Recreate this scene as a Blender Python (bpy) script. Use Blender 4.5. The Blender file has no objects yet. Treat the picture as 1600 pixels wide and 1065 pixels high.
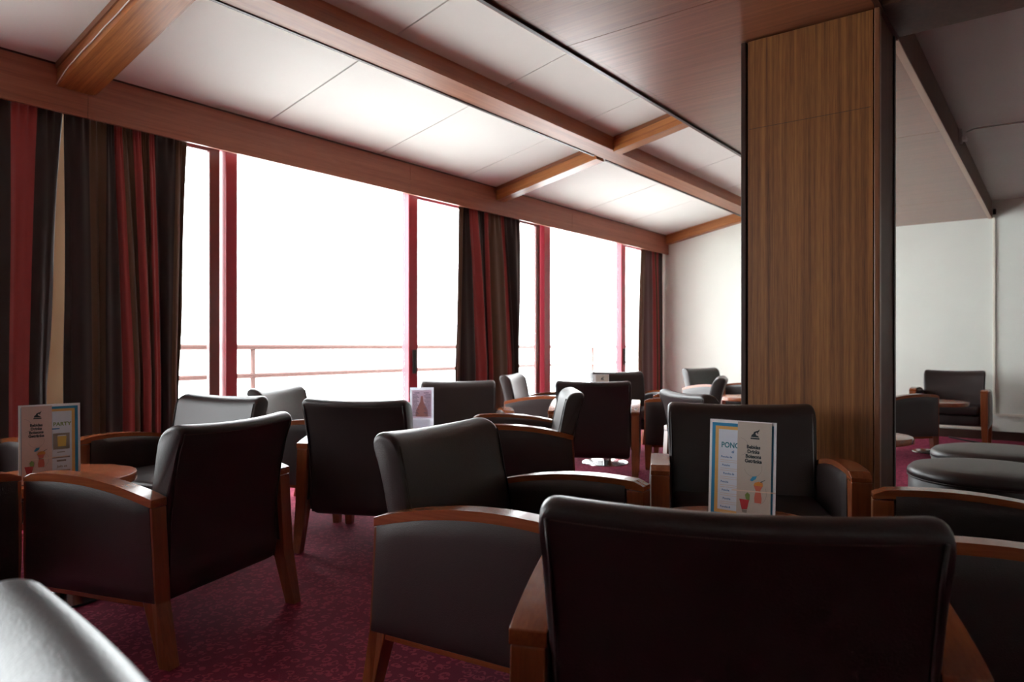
import bpy, bmesh, math, random
from math import sin, cos, pi, radians, sqrt
from mathutils import Vector, Matrix

random.seed(7)
scn = bpy.context.scene
COL = scn.collection

# ------------------------------------------------------------------ camera
cam_data = bpy.data.cameras.new('camera')
cam = bpy.data.objects.new('camera', cam_data)
COL.objects.link(cam)
cam_data.sensor_width = 36.0
cam_data.lens = 1105 / 1600 * 36.0
cam_data.shift_y = 8.5 / 1600
cam_data.clip_start = 0.02
cam.location = (0, 0, 1.05)
HEAD = radians(37.731)
cam.rotation_euler = (radians(90), 0, HEAD - radians(90))
cam_data.dof.use_dof = True
cam_data.dof.focus_distance = 2.3
cam_data.dof.aperture_fstop = 4.0
scn.camera = cam

# ------------------------------------------------------------------ world, exposure
world = bpy.data.worlds.new('hazy white sky over the sea')
scn.world = world
world.use_nodes = True
bg = world.node_tree.nodes['Background']
bg.inputs['Color'].default_value = (0.93, 0.985, 1.0, 1)
bg.inputs['Strength'].default_value = 13.6
vs = scn.view_settings
vs.view_transform = 'Standard'
vs.look = 'None'
vs.gamma = 1.0
vs.use_curve_mapping = False
vs.exposure = 0.0

# ------------------------------------------------------------------ materials
MATS = {}


def nmat(name):
    m = bpy.data.materials.new(name)
    m.use_nodes = True
    nt = m.node_tree
    return m, nt, nt.nodes['Principled BSDF']


def plain(name, col, rough=0.5, metal=0.0, spec=0.5, coat=0.0):
    if name in MATS:
        return MATS[name]
    m, nt, b = nmat(name)
    b.inputs['Base Color'].default_value = (*col, 1)
    b.inputs['Roughness'].default_value = rough
    b.inputs['Metallic'].default_value = metal
    b.inputs['Specular IOR Level'].default_value = spec
    if coat:
        b.inputs['Coat Weight'].default_value = coat
        b.inputs['Coat Roughness'].default_value = 0.12
    MATS[name] = m
    return m


def ramp(nt, fac, stops, interp='LINEAR'):
    r = nt.nodes.new('ShaderNodeValToRGB')
    cr = r.color_ramp
    cr.interpolation = interp
    while len(cr.elements) > 1:
        cr.elements.remove(cr.elements[-1])
    cr.elements[0].position = stops[0][0]
    cr.elements[0].color = (*stops[0][1], 1)
    for p, c in stops[1:]:
        e = cr.elements.new(p)
        e.color = (*c, 1)
    nt.links.new(fac, r.inputs['Fac'])
    return r.outputs['Color']


def wood(name, dark, light, axis, rough=0.35, scale=1.0, contrast_scale=28.0, coat=0.0, spec=0.5, tilt=0.0):
    """streaky veneer; grain runs along the given axis (0 x, 1 y, 2 z) of object space"""
    m, nt, b = nmat(name)
    tc = nt.nodes.new('ShaderNodeTexCoord')
    rot = nt.nodes.new('ShaderNodeMapping')
    rot.inputs['Rotation'].default_value = (tilt, 0, 0)
    nt.links.new(tc.outputs['Object'], rot.inputs['Vector'])
    mp = nt.nodes.new('ShaderNodeMapping')
    s = [contrast_scale * scale] * 3
    s[axis] = 0.45 * scale
    mp.inputs['Scale'].default_value = s
    nt.links.new(rot.outputs['Vector'], mp.inputs['Vector'])
    n1 = nt.nodes.new('ShaderNodeTexNoise')
    n1.inputs['Scale'].default_value = 1.0
    n1.inputs['Detail'].default_value = 5.0
    n1.inputs['Roughness'].default_value = 0.65
    nt.links.new(mp.outputs['Vector'], n1.inputs['Vector'])
    mp2 = nt.nodes.new('ShaderNodeMapping')
    s2 = [160.0] * 3
    s2[axis] = 9.0
    mp2.inputs['Scale'].default_value = s2
    nt.links.new(rot.outputs['Vector'], mp2.inputs['Vector'])
    n2 = nt.nodes.new('ShaderNodeTexNoise')
    n2.inputs['Scale'].default_value = 1.0
    n2.inputs['Detail'].default_value = 2.0
    nt.links.new(mp2.outputs['Vector'], n2.inputs['Vector'])
    mx = nt.nodes.new('ShaderNodeMath')
    mx.operation = 'MULTIPLY_ADD'
    nt.links.new(n2.outputs['Fac'], mx.inputs[0])
    mx.inputs[1].default_value = 0.35
    ad = nt.nodes.new('ShaderNodeMath')
    ad.operation = 'ADD'
    ad.inputs[1].default_value = -0.17
    nt.links.new(n1.outputs['Fac'], ad.inputs[0])
    nt.links.new(ad.outputs[0], mx.inputs[2])
    mid = tuple((a + c) / 2 for a, c in zip(dark, light))
    c = ramp(nt, mx.outputs[0], [(0.30, dark), (0.5, mid), (0.70, light)])
    nt.links.new(c, b.inputs['Base Color'])
    b.inputs['Roughness'].default_value = rough
    b.inputs['Specular IOR Level'].default_value = spec
    if coat:
        b.inputs['Coat Weight'].default_value = coat
        b.inputs['Coat Roughness'].default_value = 0.15
    return m


def leather_mat():
    m, nt, b = nmat('dark_brown_leather')
    tc = nt.nodes.new('ShaderNodeTexCoord')
    v = nt.nodes.new('ShaderNodeTexVoronoi')
    v.inputs['Scale'].default_value = 260
    nt.links.new(tc.outputs['Object'], v.inputs['Vector'])
    n = nt.nodes.new('ShaderNodeTexNoise')
    n.inputs['Scale'].default_value = 9
    n.inputs['Detail'].default_value = 3
    nt.links.new(tc.outputs['Object'], n.inputs['Vector'])
    mx = nt.nodes.new('ShaderNodeMath')
    mx.operation = 'MULTIPLY_ADD'
    mx.inputs[1].default_value = 3.0
    nt.links.new(n.outputs['Fac'], mx.inputs[0])
    nt.links.new(v.outputs['Distance'], mx.inputs[2])
    bp = nt.nodes.new('ShaderNodeBump')
    bp.inputs['Strength'].default_value = 0.10
    bp.inputs['Distance'].default_value = 0.004
    nt.links.new(mx.outputs[0], bp.inputs['Height'])
    nt.links.new(bp.outputs['Normal'], b.inputs['Normal'])
    b.inputs['Base Color'].default_value = (0.023, 0.0140, 0.0132, 1)
    b.inputs['Roughness'].default_value = 0.38
    b.inputs['Specular IOR Level'].default_value = 0.6
    return m


def carpet_mat():
    m, nt, b = nmat('crimson_scroll_carpet')
    tc = nt.nodes.new('ShaderNodeTexCoord')
    mp = nt.nodes.new('ShaderNodeMapping')
    nt.links.new(tc.outputs['Object'], mp.inputs['Vector'])
    n = nt.nodes.new('ShaderNodeTexNoise')
    n.inputs['Scale'].default_value = 14
    n.inputs['Detail'].default_value = 1
    nt.links.new(mp.outputs['Vector'], n.inputs['Vector'])
    mix = nt.nodes.new('ShaderNodeMixRGB')
    mix.inputs['Fac'].default_value = 0.035
    nt.links.new(mp.outputs['Vector'], mix.inputs['Color1'])
    nt.links.new(n.outputs['Color'], mix.inputs['Color2'])
    v = nt.nodes.new('ShaderNodeTexVoronoi')
    v.inputs['Scale'].default_value = 31
    nt.links.new(mix.outputs['Color'], v.inputs['Vector'])
    # curl: a ring around each cell centre broken on one side
    sub = nt.nodes.new('ShaderNodeMath')
    sub.operation = 'SUBTRACT'
    sub.inputs[1].default_value = 0.36
    nt.links.new(v.outputs['Distance'], sub.inputs[0])
    ab = nt.nodes.new('ShaderNodeMath')
    ab.operation = 'ABSOLUTE'
    nt.links.new(sub.outputs[0], ab.inputs[0])
    lt = nt.nodes.new('ShaderNodeMath')
    lt.operation = 'LESS_THAN'
    lt.inputs[1].default_value = 0.11
    nt.links.new(ab.outputs[0], lt.inputs[0])
    n2 = nt.nodes.new('ShaderNodeTexNoise')
    n2.inputs['Scale'].default_value = 42
    nt.links.new(mp.outputs['Vector'], n2.inputs['Vector'])
    gt = nt.nodes.new('ShaderNodeMath')
    gt.operation = 'GREATER_THAN'
    gt.inputs[1].default_value = 0.43
    nt.links.new(n2.outputs['Fac'], gt.inputs[0])
    mu = nt.nodes.new('ShaderNodeMath')
    mu.operation = 'MULTIPLY'
    nt.links.new(lt.outputs[0], mu.inputs[0])
    nt.links.new(gt.outputs[0], mu.inputs[1])
    n3 = nt.nodes.new('ShaderNodeTexNoise')
    n3.inputs['Scale'].default_value = 500
    nt.links.new(tc.outputs['Object'], n3.inputs['Vector'])
    c = ramp(nt, mu.outputs[0], [(0, (0.15, 0.008, 0.024)), (1, (0.33, 0.036, 0.066))])
    mm = nt.nodes.new('ShaderNodeMixRGB')
    mm.blend_type = 'MULTIPLY'
    mm.inputs['Fac'].default_value = 0.5
    nt.links.new(c, mm.inputs['Color1'])
    nt.links.new(n3.outputs['Fac'], mm.inputs['Color2'])
    nt.links.new(mm.outputs['Color'], b.inputs['Base Color'])
    b.inputs['Roughness'].default_value = 0.95
    b.inputs['Specular IOR Level'].default_value = 0.1
    b.inputs['Sheen Weight'].default_value = 0.3
    b.inputs['Sheen Tint'].default_value = (0.5, 0.1, 0.2, 1)
    bp = nt.nodes.new('ShaderNodeBump')
    bp.inputs['Strength'].default_value = 0.4
    bp.inputs['Distance'].default_value = 0.003
    nt.links.new(n3.outputs['Fac'], bp.inputs['Height'])
    nt.links.new(bp.outputs['Normal'], b.inputs['Normal'])
    return m


def paint(name, col, rough=0.6, var=0.04, spec=0.3):
    m, nt, b = nmat(name)
    tc = nt.nodes.new('ShaderNodeTexCoord')
    n = nt.nodes.new('ShaderNodeTexNoise')
    n.inputs['Scale'].default_value = 2.2
    n.inputs['Detail'].default_value = 4
    nt.links.new(tc.outputs['Object'], n.inputs['Vector'])
    lo = tuple(c * (1 - var) for c in col)
    hi = tuple(min(1, c * (1 + var)) for c in col)
    nt.links.new(ramp(nt, n.outputs['Fac'], [(0.3, lo), (0.7, hi)]), b.inputs['Base Color'])
    b.inputs['Roughness'].default_value = rough
    b.inputs['Specular IOR Level'].default_value = spec
    return m


def translucent(m, fac):
    nt = m.node_tree
    b = nt.nodes['Principled BSDF']
    tr = nt.nodes.new('ShaderNodeBsdfTranslucent')
    tr.inputs['Color'].default_value = b.inputs['Base Color'].default_value
    mx = nt.nodes.new('ShaderNodeMixShader')
    mx.inputs['Fac'].default_value = fac
    nt.links.new(b.outputs[0], mx.inputs[1])
    nt.links.new(tr.outputs[0], mx.inputs[2])
    nt.links.new(mx.outputs[0], nt.nodes['Material Output'].inputs['Surface'])
    return m


def glass_mat(name, tint=(1, 1, 1), refl=0.06):
    m = bpy.data.materials.new(name)
    m.use_nodes = True
    nt = m.node_tree
    nt.nodes.clear()
    out = nt.nodes.new('ShaderNodeOutputMaterial')
    t = nt.nodes.new('ShaderNodeBsdfTransparent')
    t.inputs['Color'].default_value = (*tint, 1)
    g = nt.nodes.new('ShaderNodeBsdfGlossy')
    g.inputs['Roughness'].default_value = 0.02
    mx = nt.nodes.new('ShaderNodeMixShader')
    lw = nt.nodes.new('ShaderNodeLayerWeight')
    lw.inputs['Blend'].default_value = 0.5
    pw = nt.nodes.new('ShaderNodeMath')
    pw.operation = 'POWER'
    pw.inputs[1].default_value = 5.0
    nt.links.new(lw.outputs['Facing'], pw.inputs[0])
    ma = nt.nodes.new('ShaderNodeMath')
    ma.operation = 'MULTIPLY_ADD'
    ma.inputs[1].default_value = 0.6
    ma.inputs[2].default_value = refl * 0.6
    nt.links.new(pw.outputs[0], ma.inputs[0])
    nt.links.new(ma.outputs[0], mx.inputs['Fac'])
    nt.links.new(t.outputs[0], mx.inputs[1])
    nt.links.new(g.outputs[0], mx.inputs[2])
    nt.links.new(mx.outputs[0], out.inputs['Surface'])
    return m


def cloth_mat(name, stops):
    m, nt, b = nmat(name)
    uv = nt.nodes.new('ShaderNodeUVMap')
    sp = nt.nodes.new('ShaderNodeSeparateXYZ')
    nt.links.new(uv.outputs['UV'], sp.inputs['Vector'])
    c = ramp(nt, sp.outputs['X'], stops, 'CONSTANT')
    nt.links.new(c, b.inputs['Base Color'])
    b.inputs['Roughness'].default_value = 0.7
    b.inputs['Specular IOR Level'].default_value = 0.25
    b.inputs['Sheen Weight'].default_value = 0.25
    tr = nt.nodes.new('ShaderNodeBsdfTranslucent')
    nt.links.new(c, tr.inputs['Color'])
    mx = nt.nodes.new('ShaderNodeMixShader')
    mx.inputs['Fac'].default_value = 0.05
    out = nt.nodes['Material Output']
    nt.links.new(b.outputs[0], mx.inputs[1])
    nt.links.new(tr.outputs[0], mx.inputs[2])
    nt.links.new(mx.outputs[0], out.inputs['Surface'])
    return m


LEATHER = leather_mat()
CHAIRWOOD = wood('cherry_chair_wood', (0.15, 0.034, 0.010), (0.27, 0.075, 0.024), 2, rough=0.28, contrast_scale=18, coat=0.2)
CHAIRWOOD_Y = wood('cherry_chair_wood_lengthwise', (0.16, 0.036, 0.010), (0.28, 0.078, 0.024), 1, rough=0.26, contrast_scale=18, coat=0.3)
TABLEWOOD = wood('cherry_table_wood', (0.22, 0.05, 0.016), (0.36, 0.10, 0.035), 0, rough=0.26, contrast_scale=14, coat=0.3)
COLUMNWOOD = wood('striped_column_veneer', (0.11, 0.032, 0.008), (0.34, 0.137, 0.038), 2, rough=0.45, contrast_scale=48)
COLUMNDARK = wood('dark_column_side_veneer', (0.075, 0.029, 0.018), (0.12, 0.050, 0.030), 2, rough=0.5, spec=0.25)
BEAMWOOD_X = wood('ceiling_beam_veneer', (0.20, 0.062, 0.024), (0.36, 0.135, 0.058), 0, rough=0.38, contrast_scale=24)
BEAMWOOD_Y = wood('cross_beam_veneer', (0.21, 0.060, 0.016), (0.48, 0.19, 0.056), 1, rough=0.34, contrast_scale=34, tilt=0.1935)
SOFFITWOOD = wood('soffit_veneer', (0.145, 0.042, 0.018), (0.265, 0.088, 0.042), 1, rough=0.31, contrast_scale=55, coat=0.22)
VALANCEWOOD = wood('valance_veneer', (0.24, 0.074, 0.040), (0.38, 0.132, 0.075), 0, rough=0.45, contrast_scale=26)
DARKWOOD = plain('dark_wood_trim', (0.035, 0.014, 0.009), 0.35)
EDGEWOOD = plain('edge_bead_wood', (0.22, 0.085, 0.04), 0.3)
CARPET = carpet_mat()
CEIL = paint('white_ceiling_panel', (0.82, 0.815, 0.775), 0.7, 0.015, 0.08)
CREAM = paint('cream_wall_paint', (0.80, 0.83, 0.765), 0.6, 0.02, 0.2)
DARKWALL = wood('brown_wall_panelling', (0.06, 0.024, 0.012), (0.13, 0.055, 0.028), 2, rough=0.4)
CREAMTRIM = plain('cream_trim_paint', (0.78, 0.75, 0.66), 0.4)
GAP = plain('dark_panel_gap', (0.12, 0.09, 0.085), 0.8)
REDFRAME = plain('red_lacquered_frame', (0.38, 0.020, 0.042), 0.3, coat=0.3)
BROWNFRAME = plain('brown_red_sash', (0.17, 0.030, 0.026), 0.25, coat=0.4)
BLACK = plain('black_plastic', (0.012, 0.012, 0.013), 0.4)
CHROME = plain('brushed_chrome', (0.72, 0.72, 0.72), 0.16, 1.0)
GLASS = glass_mat('window_glass')
ACRYLIC = glass_mat('clear_acrylic', (0.93, 0.97, 0.99))
RAILPAINT = plain('pale_pink_rail_paint', (0.16, 0.085, 0.075), 0.6)
TILE = paint('pale_balcony_tile', (0.80, 0.79, 0.76), 0.6)
PAPER = plain('white_paper', (0.82, 0.82, 0.84), 0.35)
PAGE = plain('pale_blue_page', (0.66, 0.71, 0.80), 0.4)
BLUE = plain('poster_blue', (0.02, 0.24, 0.46), 0.4)
YELLOW = plain('poster_yellow', (0.70, 0.40, 0.12), 0.4)
TEALINK = plain('teal_ink', (0.03, 0.20, 0.26), 0.5)
BLUEINK = plain('blue_ink', (0.03, 0.16, 0.40), 0.5)
DARKINK = plain('dark_ink', (0.01, 0.02, 0.028), 0.5)
PALEINK = plain('pale_orange_ink', (0.62, 0.46, 0.38), 0.5)
GREYINK = plain('grey_line_ink', (0.23, 0.19, 0.18), 0.5)
LEAFLET = plain('beige_leaflet_paper', (0.50, 0.43, 0.37), 0.5)
PINKLEAF = plain('pink_leaflet_paper', (0.66, 0.47, 0.43), 0.5)
REDDRINK = plain('red_drink_print', (0.40, 0.02, 0.03), 0.4)
ORANGEDRINK = plain('orange_drink_print', (0.62, 0.24, 0.04), 0.4)
CORALDRINK = plain('coral_drink_print', (0.58, 0.13, 0.09), 0.4)
GREENINK = plain('green_print', (0.16, 0.24, 0.05), 0.5)
BEERINK = plain('yellow_drink_print', (0.72, 0.50, 0.10), 0.4)
PHOTOINK = plain('grey_brown_print', (0.28, 0.24, 0.20), 0.4)
PINKINK = plain('pink_print', (0.70, 0.36, 0.34), 0.5)
VIOLETINK = plain('violet_text_ink', (0.30, 0.22, 0.30), 0.5)
THINPAPER = translucent(plain('thin_white_paper', (0.86, 0.85, 0.88), 0.5), 0.6)
PINKPAGE = translucent(plain('pale_pink_page', (0.86, 0.74, 0.80), 0.5), 0.6)
BAND = plain('pale_rubber_band', (0.70, 0.54, 0.44), 0.6)
CABLEWHITE = plain('white_cable', (0.75, 0.72, 0.68), 0.5)
STITCH = plain('brown_stitching_thread', (0.11, 0.07, 0.055), 0.7)


# ------------------------------------------------------------------ helpers
def obj(name, bm, mat, parent=None, smooth=False, loc=None, smooth_angle=None):
    me = bpy.data.meshes.new(name)
    bmesh.ops.recalc_face_normals(bm, faces=bm.faces)
    bm.to_mesh(me)
    bm.free()
    me.materials.append(mat)
    if smooth:
        for p in me.polygons:
            p.use_smooth = True
        if smooth_angle:
            me.set_sharp_from_angle(angle=radians(smooth_angle))
    o = bpy.data.objects.new(name, me)
    COL.objects.link(o)
    if parent is not None:
        o.parent = parent
    if loc:
        o.location = loc
    return o


def empty(name, loc=(0, 0, 0), rz=0.0):
    o = bpy.data.objects.new(name, None)
    o.empty_display_size = 0.1
    COL.objects.link(o)
    o.location = loc
    o.rotation_euler = (0, 0, rz)
    return o


def tag(o, label, cat, group=None):
    o['label'] = label
    o['category'] = cat
    if group:
        o['group'] = group
    return o


def struct(o):
    o['kind'] = 'structure'
    return o


def box(bm, x0, x1, y0, y1, z0, z1, bevel=0.0, seg=2):
    vs_ = [bm.verts.new((x, y, z)) for x in (x0, x1) for y in (y0, y1) for z in (z0, z1)]
    idx = [(0, 1, 3, 2), (4, 6, 7, 5), (0, 4, 5, 1), (2, 3, 7, 6), (0, 2, 6, 4), (1, 5, 7, 3)]
    fs = [bm.faces.new([vs_[i] for i in f]) for f in idx]
    if bevel:
        es = list({e for f in fs for e in f.edges})
        bmesh.ops.bevel(bm, geom=es, offset=bevel, segments=seg, affect='EDGES', profile=0.5)
    return fs


def nbox(*a, **k):
    bm = bmesh.new()
    box(bm, *a, **k)
    return bm


def prism(bm, pts, axis, a0, a1, bevel=0.0):
    """polygon pts in the plane normal to axis, extruded from a0 to a1"""
    def P(p, a):
        if axis == 0:
            return (a, p[0], p[1])
        if axis == 1:
            return (p[0], a, p[1])
        return (p[0], p[1], a)
    va = [bm.verts.new(P(p, a0)) for p in pts]
    vb = [bm.verts.new(P(p, a1)) for p in pts]
    n = len(pts)
    fs = [bm.faces.new(va[::-1]), bm.faces.new(vb)]
    for i in range(n):
        fs.append(bm.faces.new((va[i], va[(i + 1) % n], vb[(i + 1) % n], vb[i])))
    if bevel:
        es = list({e for f in fs for e in f.edges})
        bmesh.ops.bevel(bm, geom=es, offset=bevel, segments=2, affect='EDGES', profile=0.5)


def lathe(bm, prof, n=48, cx_=0.0, cy_=0.0):
    rings = []
    for r, z in prof:
        if r < 1e-6:
            rings.append([bm.verts.new((cx_, cy_, z))])
        else:
            rings.append([bm.verts.new((cx_ + r * cos(2 * pi * i / n), cy_ + r * sin(2 * pi * i / n), z)) for i in range(n)])
    for a, b in zip(rings[:-1], rings[1:]):
        for i in range(n):
            j = (i + 1) % n
            if len(a) == 1 and len(b) == 1:
                continue
            if len(a) == 1:
                bm.faces.new((a[0], b[i], b[j]))
            elif len(b) == 1:
                bm.faces.new((a[i], a[j], b[0]))
            else:
                bm.faces.new((a[i], a[j], b[j], b[i]))


def tube(bm, pts, r, n=8, closed=False):
    pts = [Vector(p) for p in pts]
    rings = []
    m = len(pts)
    prev = None
    for i, p in enumerate(pts):
        if closed:
            t = (pts[(i + 1) % m] - pts[i - 1]).normalized()
        else:
            t = (pts[min(i + 1, m - 1)] - pts[max(i - 1, 0)]).normalized()
        if prev is None:
            a = t.orthogonal().normalized()
        else:
            a = (prev - t * prev.dot(t)).normalized()
        prev = a
        b = t.cross(a)
        rings.append([bm.verts.new(p + r * (cos(2 * pi * k / n) * a + sin(2 * pi * k / n) * b)) for k in range(n)])
    for i in range(m if closed else m - 1):
        A, B = rings[i], rings[(i + 1) % m]
        for k in range(n):
            l = (k + 1) % n
            bm.faces.new((A[k], A[l], B[l], B[k]))
    if not closed:
        bm.faces.new(rings[0][::-1])
        bm.faces.new(rings[-1])


def copy_thing(o):
    c = o.copy()
    COL.objects.link(c)
    for ch in o.children:
        d = ch.copy()
        COL.objects.link(d)
        d.parent = c
        for g in ch.children:
            e = g.copy()
            COL.objects.link(e)
            e.parent = d
    return c


def lerp(a, b, t):
    return a + (b - a) * t


# ------------------------------------------------------------------ the room shell
WALLX = 9.62          # far wall
YV = 4.535            # room face of the valance
YW = 4.74             # window plane
SL = 0.196            # slope of the ceiling


def zc(y):            # height of the sloped ceiling
    return 2.672 + SL * (YV - y)


XB, YR = -4.5, -5.0   # wall behind the camera, wall on the right

struct(obj('floor', nbox(XB, WALLX, YR, 4.86, -0.1, 0.0), CARPET))

bm = bmesh.new()
box(bm, WALLX, WALLX + 0.15, YR - 0.15, 4.95, 0, 3.6)
struct(obj('wall_far', bm, CREAM))
struct(obj('wall_back', nbox(XB - 0.15, XB, YR - 0.15, 4.95, 0, 3.6), CREAM))
struct(obj('wall_right', nbox(XB, WALLX, YR - 0.15, YR, 0, 3.6), CREAM))
bm = bmesh.new()                                     # masonry above the window heads and piers between the units
box(bm, XB, WALLX, YW - 0.06, 4.95, 2.50, 3.6)
box(bm, 5.50, 5.92, YW - 0.06, 4.95, 0, 2.5)
box(bm, XB, -1.57, YW - 0.06, 4.95, 0, 2.5)
box(bm, 0.95, 1.2, YW - 0.06, 4.95, 0, 2.5)
box(bm, 9.38, WALLX, YW - 0.06, 4.95, 0, 2.5)
struct(obj('wall_window', bm, CREAM))

# ceiling: sloping white panels with open joints, and the backing seen in the joints
seams = [-0.2, 0.85, 1.695, 2.965, 4.033, 5.09, 5.66, 7.25, 8.30, WALLX]
bm = bmesh.new()
prevx = XB
for sx_ in seams:
    g = 0.007 if abs(sx_ - 2.965) < .01 or sx_ > 7 else 0.005
    for ya, yb in ((YV + 0.05, 3.256), (3.256, 1.85)):
        x0, x1 = prevx + g, sx_ - g
        pts = [(ya, zc(ya)), (yb, zc(yb)), (yb, zc(yb) + 0.012), (ya, zc(ya) + 0.012)]
        prism(bm, pts, 0, x0, x1)
    prevx = sx_
struct(obj('ceiling', bm, CEIL))
bm = bmesh.new()
prism(bm, [(4.95, zc(4.95) + .013), (1.85, zc(1.85) + .013), (1.85, zc(1.85) + .1), (4.95, zc(4.95) + .1)], 0, XB, WALLX)
struct(obj('trim_1', bm, GAP))

# lower flat ceiling right of the soffit
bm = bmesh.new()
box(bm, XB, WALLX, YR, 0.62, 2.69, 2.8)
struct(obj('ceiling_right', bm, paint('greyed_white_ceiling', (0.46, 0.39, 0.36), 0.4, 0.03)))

# soffit band running down the room over the columns
bm = bmesh.new()
sx = [XB, 0.2, 2.866, 5.54, 8.236, WALLX]
for a, b in zip(sx[:-1], sx[1:]):
    box(bm, max(a, XB + .003) + 0.002, min(b, WALLX - .003) - 0.002, 0.622, 1.846, 2.5, 3.3)
    box(bm, max(a, XB + .003) + 0.002, min(b, WALLX - .003) - 0.002, 1.8465, 1.893, 2.5, 2.9)
so = obj('wood_soffit', bm, SOFFITWOOD)
tag(so, 'dropped reddish-brown veneered soffit band running above the column', 'soffit')
obj('edge_trim', nbox(XB + .005, WALLX - .005, 1.894, 1.912, 2.488, 2.56), DARKWOOD, so)
obj('edge_trim', nbox(XB + .005, WALLX - .005, 1.913, 1.921, 2.492, 2.515), EDGEWOOD, so)
obj('side_fascia', nbox(XB + .005, WALLX - .005, 0.598, 0.618, 2.497, 2.689), COLUMNDARK, so)
obj('edge_bead', nbox(3.75, WALLX - .005, 0.600, 0.634, 2.491, 2.4985), plain('pale_bead_wood', (0.42, 0.25, 0.17), 0.35), so)

# cross lintel going right from the column
o = obj('dark_wood_lintel', nbox(3.345, 3.735, YR, 0.597, 2.499, 2.688, bevel=0.004), COLUMNDARK)
tag(o, 'dark wood lintel leading right from the top of the column', 'lintel')

# column
col = empty('wood_column', (3.345, 0.61, 0))
tag(col, 'square column clad in striped brown veneer standing mid room', 'column')
CW, CD, CH = 0.586, 0.38, 2.497
obj('veneer_face', nbox(0.0, 0.02, 0.022, CW - 0.026, 0, CH - .002), COLUMNWOOD, col)
obj('side_panel', nbox(0.03, CD - 0.03, 0.004, 0.02, 0, CH - .002), COLUMNDARK, col)
obj('side_panel', nbox(0.03, CD - 0.03, CW - 0.02, CW - 0.004, 0, CH - .002), COLUMNDARK, col)
obj('rear_face', nbox(CD - 0.02, CD, 0.022, CW - 0.022, 0, CH - .002), COLUMNDARK, col)
obj('core', nbox(0.02, CD - 0.02, 0.02, CW - 0.02, 0, CH - .002), DARKWOOD, col)
for (xa, xb, ya, yb, mt) in ((-0.006, 0.028, -0.006, 0.016, EDGEWOOD), (-0.006, 0.03, CW - 0.018, CW + 0.006, DARKWOOD),
                             (CD - 0.03, CD + 0.004, -0.004, 0.018, DARKWOOD), (CD - 0.03, CD + 0.004, CW - 0.018, CW + 0.004, DARKWOOD)):
    obj('corner_bead', nbox(xa, xb, ya, yb, 0, CH, bevel=0.003), mt, col)
obj('panel_joint', nbox(-0.0008, 0.001, 0.03, CW - 0.03, 2.078, 2.080), DARKWOOD, col)

# valance box hiding the curtain rail
bm = bmesh.new()
vx = [XB, -0.85, 1.77, 4.392, 7.018, WALLX]
for a, b in zip(vx[:-1], vx[1:]):
    box(bm, a + 0.0012, b - 0.0012, YV, YV + 0.022, 2.397, zc(YV) + 0.004)
va = obj('curtain_valance', bm, VALANCEWOOD)
tag(va, 'long reddish wood valance board above the window curtains', 'valance')
obj('shadow_gap', nbox(XB, WALLX, YV - 0.004, YV + 0.001, zc(YV) - 0.012, zc(YV) - 0.003), DARKWOOD, va)
obj('curtain_rail', nbox(XB, WALLX, 4.60, 4.64, 2.44, 2.465), plain('white_rail', (0.7, 0.68, 0.65), 0.4), va)


def sloped(bm, x0, x1, ya, yb, drop, thick=None):
    """bar hanging under the sloped ceiling between y = ya and yb"""
    t = drop if thick is None else thick
    pts = [(ya, zc(ya) - drop), (yb, zc(yb) - drop), (yb, zc(yb) - drop + t - 0.001), (ya, zc(ya) - drop + t - 0.001)]
    prism(bm, pts, 0, x0, x1)


# long central beam under the ceiling, running away down the room
bm = bmesh.new()
sloped(bm, XB, WALLX, 3.335, 3.178, 0.122)
cb = obj('ceiling_beam', bm, BEAMWOOD_X)
tag(cb, 'long wooden ceiling beam parallel to the windows, crossing the ceiling panels', 'ceiling beam')
bm = bmesh.new()
sloped(bm, XB, 1.55, 3.352, 3.337, 0.128, 0.026)
sloped(bm, 1.85, 5.54, 3.352, 3.337, 0.128, 0.026)
sloped(bm, 5.75, WALLX, 3.352, 3.337, 0.128, 0.026)
obj('edge_moulding', bm, DARKWOOD, cb)
# cross beams
for (xa, xb, lab, moul) in ((1.607, 1.80, 'wide wooden cross beam at upper left with a white cable along it', 0.09),
                            (5.597, 5.727, 'slim wooden cross beam meeting the long beam near the far column', 0.0),
                            (WALLX - 0.10, WALLX - 0.001, 'wooden cornice beam along the top of the far cream wall', 0.0)):
    bm = bmesh.new()
    sloped(bm, xa, xb, YV - 0.002, 3.355, 0.135)
    b1 = obj('cross_beam', bm, BEAMWOOD_Y)
    bm = bmesh.new()
    sloped(bm, xa, xb, 3.176, 1.90, 0.135)
    b2 = obj('rear_section', bm, BEAMWOOD_Y, b1)
    tag(b1, lab, 'ceiling beam')
    if xb < 9:
        bm = bmesh.new()
        for ya, yb in ((YV - .004, 3.36), (3.17, 1.915)):
            sloped(bm, xb + 0.001, xb + 0.016, ya, yb, 0.128, 0.012)
            sloped(bm, xb + 0.001, xb + (0.085 if moul else 0.06), ya, yb, 0.022, 0.02)
        obj('edge_moulding', bm, BEAMWOOD_Y, b1)
        bm = bmesh.new()
        for ya, yb in ((YV - .006, 3.365), (3.165, 1.92)):
            sloped(bm, xa - 0.010, xa - 0.001, ya, yb, 0.036, 0.034)
        obj('edge_moulding', bm, EDGEWOOD, b1)

# white cable clipped to the near face of the wide cross beam
bm = bmesh.new()
pts = []
for i in range(40):
    y = lerp(4.52, 2.3, i / 39)
    pts.append((1.600, y, zc(y) - 0.100 + 0.002 * sin(i * 1.3) - 0.03 * max(0, 1 - i / 3)))
tube(bm, pts, 0.0032, 6)
tag(obj('white_cable', bm, CABLEWHITE, smooth=True), 'thin white cable clipped along the wide cross beam at upper left', 'cable')

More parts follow.
